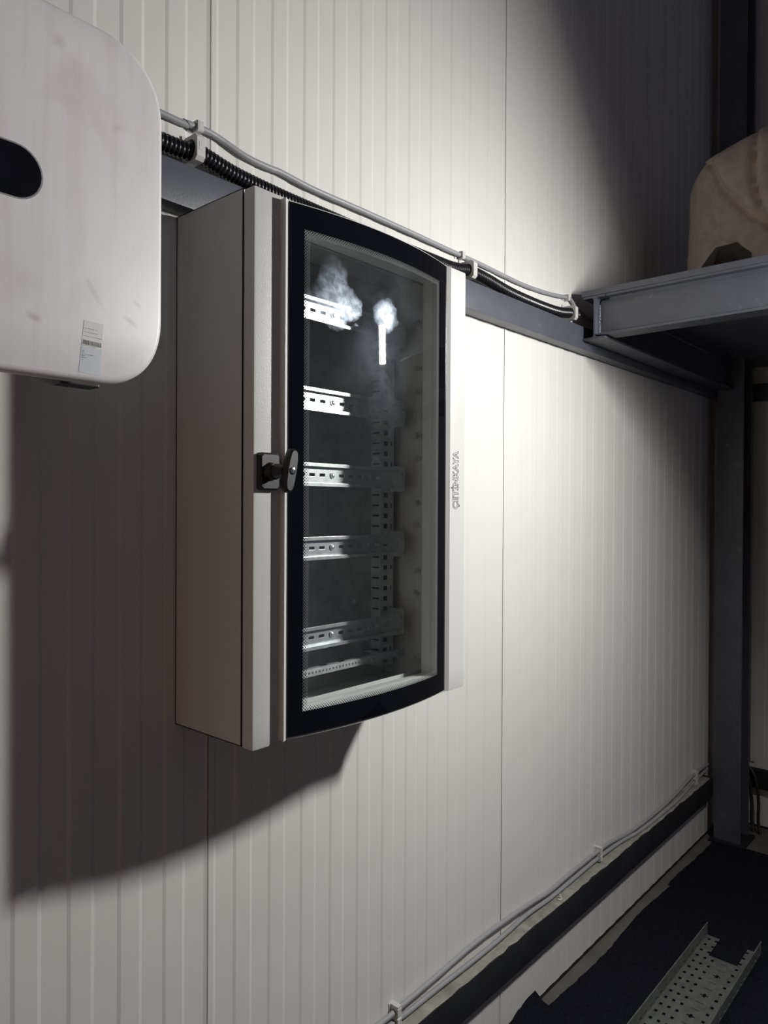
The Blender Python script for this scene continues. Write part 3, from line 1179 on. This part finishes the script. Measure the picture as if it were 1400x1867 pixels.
double_clip(1.350, 0.3427, 0.3180, 'pale double clip on the cable pair at the bottom of the picture')
double_clip(2.454, 0.3426, 0.3192, 'pale double clip on the cable pair midway along the lower rail')
double_clip(3.440, 0.348, 0.318, 'shaded double clip on the cable pair beside the column')
# broken clip stub on the rail
mb = MB()
mb.box(2.136, 2.146, -0.034, -0.026, 0.3028, 0.312)
mb.box(2.130, 2.150, -0.036, -0.024, 0.3028, 0.3050)
mb.cyl((2.141, -0.030), 'z', 0.003, 0.312, 0.318, 8)
tag(mb.build('broken_clip', M['clip'], None, bevel=0.0008), 'broken white clip stub sitting on the lower wall rail', 'clip')
# cables dropping to the floor on the end wall
for k, (dx, lab) in enumerate(((-0.012, 'front dark cable dropping to the floor beyond the column'), (0.022, 'rear dark cable dropping to the floor beyond the column'))):
    pth = smooth_path([(3.842 + dx * .4, -0.085 + dx, 0.322 + dx * .3), (3.838 + dx * .4, -0.128 + dx, 0.308 + dx * .3), (3.828 + dx * .4, -0.160 + dx, 0.255), (3.828 + dx * .4, -0.172 + dx, 0.15), (3.826 + dx * .4, -0.172 + dx, 0.06), (3.815 + dx * .4, -0.185 + dx, 0.010)], 8)
    mb = MB()
    mb.tube(pth, 0.0075, 10)
    tag(mb.build('drop_cable', M['cabledark'], None, smooth=70), lab, 'cable')

# ------------------------------------------------------------------ floor mats
def floor_mat(name, x0, x1, y_far, seed, label, flap=False, endrough=False):
    """thin felt sheet with a ragged edge along the wall"""
    rnd_ = random.Random(seed)
    nx_ = int((x1 - x0) / 0.02)
    ys_ = [0.0, 0.012, 0.03, 0.07, 0.15, 0.3, 0.6, 1.0, 1.5, 2.0, y_far]
    top, bot = [], []
    for i in range(nx_ + 1):
        x = x0 + (x1 - x0) * i / nx_
        e = -0.047 + 0.006 * math.sin(x * 9.0 + seed) + 0.004 * noise.noise((x * 22, seed, 0)) + 0.003 * noise.noise((x * 60, seed, 3))
        for j, y in enumerate(ys_):
            yy = e - y
            zz_ = 0.009 + 0.0015 * noise.noise((x * 5, yy * 5, seed))
            if flap and x < 2.045:
                # sheet curls up against the wall here
                k_ = min(1.0, (2.050 - x) / 0.020)
                hgt = 0.050 - 0.11 * min(0.2, max(0, 2.05 - x))
                lift = {0: 1.0, 1: 0.62, 2: 0.28, 3: 0.05}.get(j, 0)
                zz_ += lift * hgt * k_
                yy += {0: 0.036, 1: 0.034, 2: 0.024, 3: 0.006}.get(j, 0) * k_
            top.append((x, yy, zz_))
            bot.append((x, yy + (0.0 if zz_ < 0.0125 else 0.004), max(0.0006, zz_ - 0.008)))
    nyy = len(ys_)
    off = len(top)
    F_, mi = [], []
    for i in range(nx_):
        for j in range(nyy - 1):
            a, b, c_, d_ = i * nyy + j, (i + 1) * nyy + j, (i + 1) * nyy + j + 1, i * nyy + j + 1
            F_ += [(a, b, c_, d_), (off + a, off + d_, off + c_, off + b)]
            mi += [0, 0]
        F_ += [(i * nyy, off + i * nyy, off + (i + 1) * nyy, (i + 1) * nyy), (i * nyy + nyy - 1, (i + 1) * nyy + nyy - 1, off + (i + 1) * nyy + nyy - 1, off + i * nyy + nyy - 1)]
        mi += [1, 1]
    for j in range(nyy - 1):
        F_ += [(j, j + 1, off + j + 1, off + j), (nx_ * nyy + j, off + nx_ * nyy + j, off + nx_ * nyy + j + 1, nx_ * nyy + j + 1)]
        mi += [1, 1]
    mb_ = MB()
    mb_.v = top + bot
    mb_.f = F_
    mb_.mi = mi
    o = mb_.build(name, [M['mat'], M['matedge']], None, smooth=50)
    tag(o, label, 'mat', 'navy floor mats')
    return o


floor_mat('floor_mat', 0.2, 3.0496, 2.6, 2, 'near navy black felt mat under the cable tray, curled up at the wall', flap=True)
floor_mat('floor_mat', 3.050, 3.60, 2.6, 5, 'far navy black felt mat in front of the column, beyond the seam')

# ------------------------------------------------------------------ cable tray
tray = thing('cable_tray', (2.4, -0.37, 0.011), 'perforated galvanised cable tray lying on the navy floor mat', 'tray')
TX1, TP = 2.770, 0.0416
TY0, TY1 = -0.4600, -0.2840           # right and left wall
ZF = 0.0125
xs_ = []
n = 23
us = [TX1 - TP * n]
holes = set()
# across the tray (Y descending from left wall): hole rows
rows_y = [-0.2985, -0.3230, -0.3478, -0.4245, -0.4505]
hw = 0.0047
ysb = [TY1]
for y in rows_y:
    ysb += [y + hw, y - hw]
ysb.append(TY0)
ysb = sorted(ysb)
row_idx = [ysb.index(y - hw) for y in rows_y]
ctr = (ysb.index(-0.4245 + hw), )[0]  # wide middle land between row3 and row4
ysm = sorted(ysb + [-0.375, -0.3825, -0.3915, -0.399])
row_idx = [ysm.index(y - hw) for y in rows_y]
mid_l, mid_c, mid_r = ysm.index(-0.399), ysm.index(-0.3915), ysm.index(-0.3825)
cells = []
for k in range(n):
    x = TX1 - TP * (n - k)
    cells += [x, x + 0.0110, x + 0.0180, x + 0.0237, x + 0.0307]
cells.append(TX1)
cells = cells[1:] if False else cells
holes = set()
for k in range(n):
    b = 5 * k
    for r in row_idx:
        holes.add((b + 2, r))
        holes.add((b + 1, r)) if False else None
    kk = (n - 1 - k)
    if kk >= 3:
        ph = (kk - 3) % 3
        if ph in (0, 1):
            for r in (mid_l, mid_c, mid_r):
                pass
# wider holes: use columns 1..3 merged -> hole length 0.0127
for k in range(n):
    b = 5 * k
    for r in row_idx:
        holes |= {(b + 2, r), (b + 1, r)}
    kk = n - 1 - k
    if kk >= 3:
        ph = (kk - 3) % 3
        if ph == 2:
            # quatrefoil
            holes |= {(b + 2, mid_l), (b + 2, mid_c), (b + 2, mid_r), (b + 1, mid_c), (b + 3, mid_c)}
        else:
            # narrow cross slot, built as its own slim column below
            pass
    # notch in the far end
    if kk < 3:
        lo, hi = ysm.index(-0.4245 + hw), ysm.index(-0.3230 - hw)
        for j in range(lo, hi):
            for q in range(5):
                holes.add((b + q, j))
mb = MB()
mb.perf(cells, ysm, holes, ZF, ZF + 0.0016, lambda u, v, t: (u, v, t))
mb.build('tray_base', M['zinc'], tray)
for k in range(n):
    kk = n - 1 - k
    if kk >= 3 and (kk - 3) % 3 != 2:
        x = TX1 - TP * (n - k) + 0.0163
        mb = MB()
        mb.box(x, x + 0.0028, -0.399, -0.375, ZF + 0.0016, ZF + 0.0019)
        mb.build('tray_slot', M['ink'], tray)
for y0, s in ((TY1, 1), (TY0, -1)):
    mb = MB()
    ztop = ZF + (0.043)
    cz = [ZF, ZF + 0.006, ZF + 0.012, ztop]
    cx_ = []
    hh = set()
    for k in range(n):
        x = TX1 - TP * (n - k)
        cx_ += [x, x + 0.011, x + 0.030]
        hh.add((3 * k + 1, 1))
    cx_.append(TX1 + 0.004)
    mb.perf(cx_, cz, hh, y0, y0 + s * 0.0014, lambda u, v, t: (u, t, v))
    mb.tube([(TX1 - TP * n, y0 + s * 0.0010, ztop), (TX1 + 0.004, y0 + s * 0.0010, ztop)], 0.0022, 8)
    mb.build('side_wall', M['zinc'], tray)

# ------------------------------------------------------------------ cloth sack on the deck
def seg_dist(p, a, b):
    ab = b - a
    t = max(0.0, min(1.0, (p - a).dot(ab) / ab.length_squared))
    return (p - a - ab * t).length


def cloth_sack():
    """slumped sack: long diagonal creases, a lifted hem at the front; all one sheet"""
    z0, h = 2.2545, 0.565
    cx, cy, rx, ry = 2.88, -0.60, 0.27, 0.40
    V2 = lambda *ps: [Vector(p) for p in ps]
    creases = [(V2((-0.300, 2.735), (-0.350, 2.630), (-0.430, 2.535), (-0.50, 2.47), (-0.60, 2.42)), 0.022, 0.013),
               (V2((-0.450, 2.78), (-0.458, 2.640), (-0.485, 2.535), (-0.515, 2.46)), 0.024, 0.012),
               (V2((-0.290, 2.690), (-0.318, 2.570), (-0.345, 2.49)), 0.008, 0.012),
               (V2((-0.300, 2.490), (-0.35, 2.455), (-0.405, 2.415)), 0.012, 0.011),
               (V2((-0.60, 2.78), (-0.63, 2.62), (-0.70, 2.50)), 0.020, 0.014),
               (V2((-0.76, 2.74), (-0.80, 2.58), (-0.90, 2.44)), 0.020, 0.014)]
    n, mm = 300, 110
    rings = []
    for j in range(mm + 1):
        t = j / mm
        # even spacing over the shoulder
        u = math.sin(t * PI / 2) if t > 0.5 else t * math.sin(PI / 4) / 0.5
        prof = (1 - u ** 14) ** 0.5
        ring = []
        for k in range(n):
            a_ = 2 * PI * k / n
            c_, s_ = math.cos(a_), math.sin(a_)
            e = 3.4
            ca = math.copysign(abs(c_) ** (2 / e), c_)
            sa = math.copysign(abs(s_) ** (2 / e), s_)
            z = z0 + h * u
            y = cy + ry * sa * prof
            x = cx + rx * ca * prof
            nrm = Vector((ca / rx, sa / ry, 0.0))
            nrm.normalize()
            q = Vector((y, z))
            disp = 0.0
            if ca < -0.2:
                for pts_, dep, wd in creases:
                    dd, sg = min((seg_dist(q, p_, r_), (r_ - p_).cross(q - p_)) for p_, r_ in zip(pts_, pts_[1:]))
                    disp -= dep * math.exp(-(dd / wd) ** 2)
                    sd = (dd if sg < 0 else -dd) - 2.0 * wd      # the flap hanging over the crease
                    disp += dep * 0.6 * math.exp(-(sd / ((4.5 if sd > 0 else 1.7) * wd)) ** 2)
            disp += 0.022 * noise.noise((x * 4, y * 4, z * 4))
            # soft ridged wrinkles running down and to the right
            wr = noise.noise((x * 6, (y + z * 0.7) * 16, (z - y * 0.7) * 4))
            disp += 0.008 * (0.5 - abs(wr)) + 0.003 * (0.5 - abs(noise.noise((x * 14, (y - z * 0.4) * 30, z * 9))))
            # hem lifted in an arch low on the near side
            hem = max(0.0, min(0.180, 0.215 - 1.0 * abs(y + 0.372))) if ca < 0.2 and abs(y + 0.372) < 0.085 else 0.0
            zz_ = max(z, z0 + hem)
            w_ = prof ** 0.6
            ring.append((x + nrm.x * disp * w_, y + nrm.y * disp * w_, zz_ + (0.05 * (u - 0.5) * 2 * noise.noise((x * 5, y * 6, 9)) if u > 0.5 else 0)))
        rings.append(ring)
    mb_ = MB()
    mb_.rings(rings)
    return mb_.build('cloth_sack', M['sack'], None, smooth=80)


tag(cloth_sack(), 'slumped beige cloth sack with deep creases on the platform deck', 'sack')
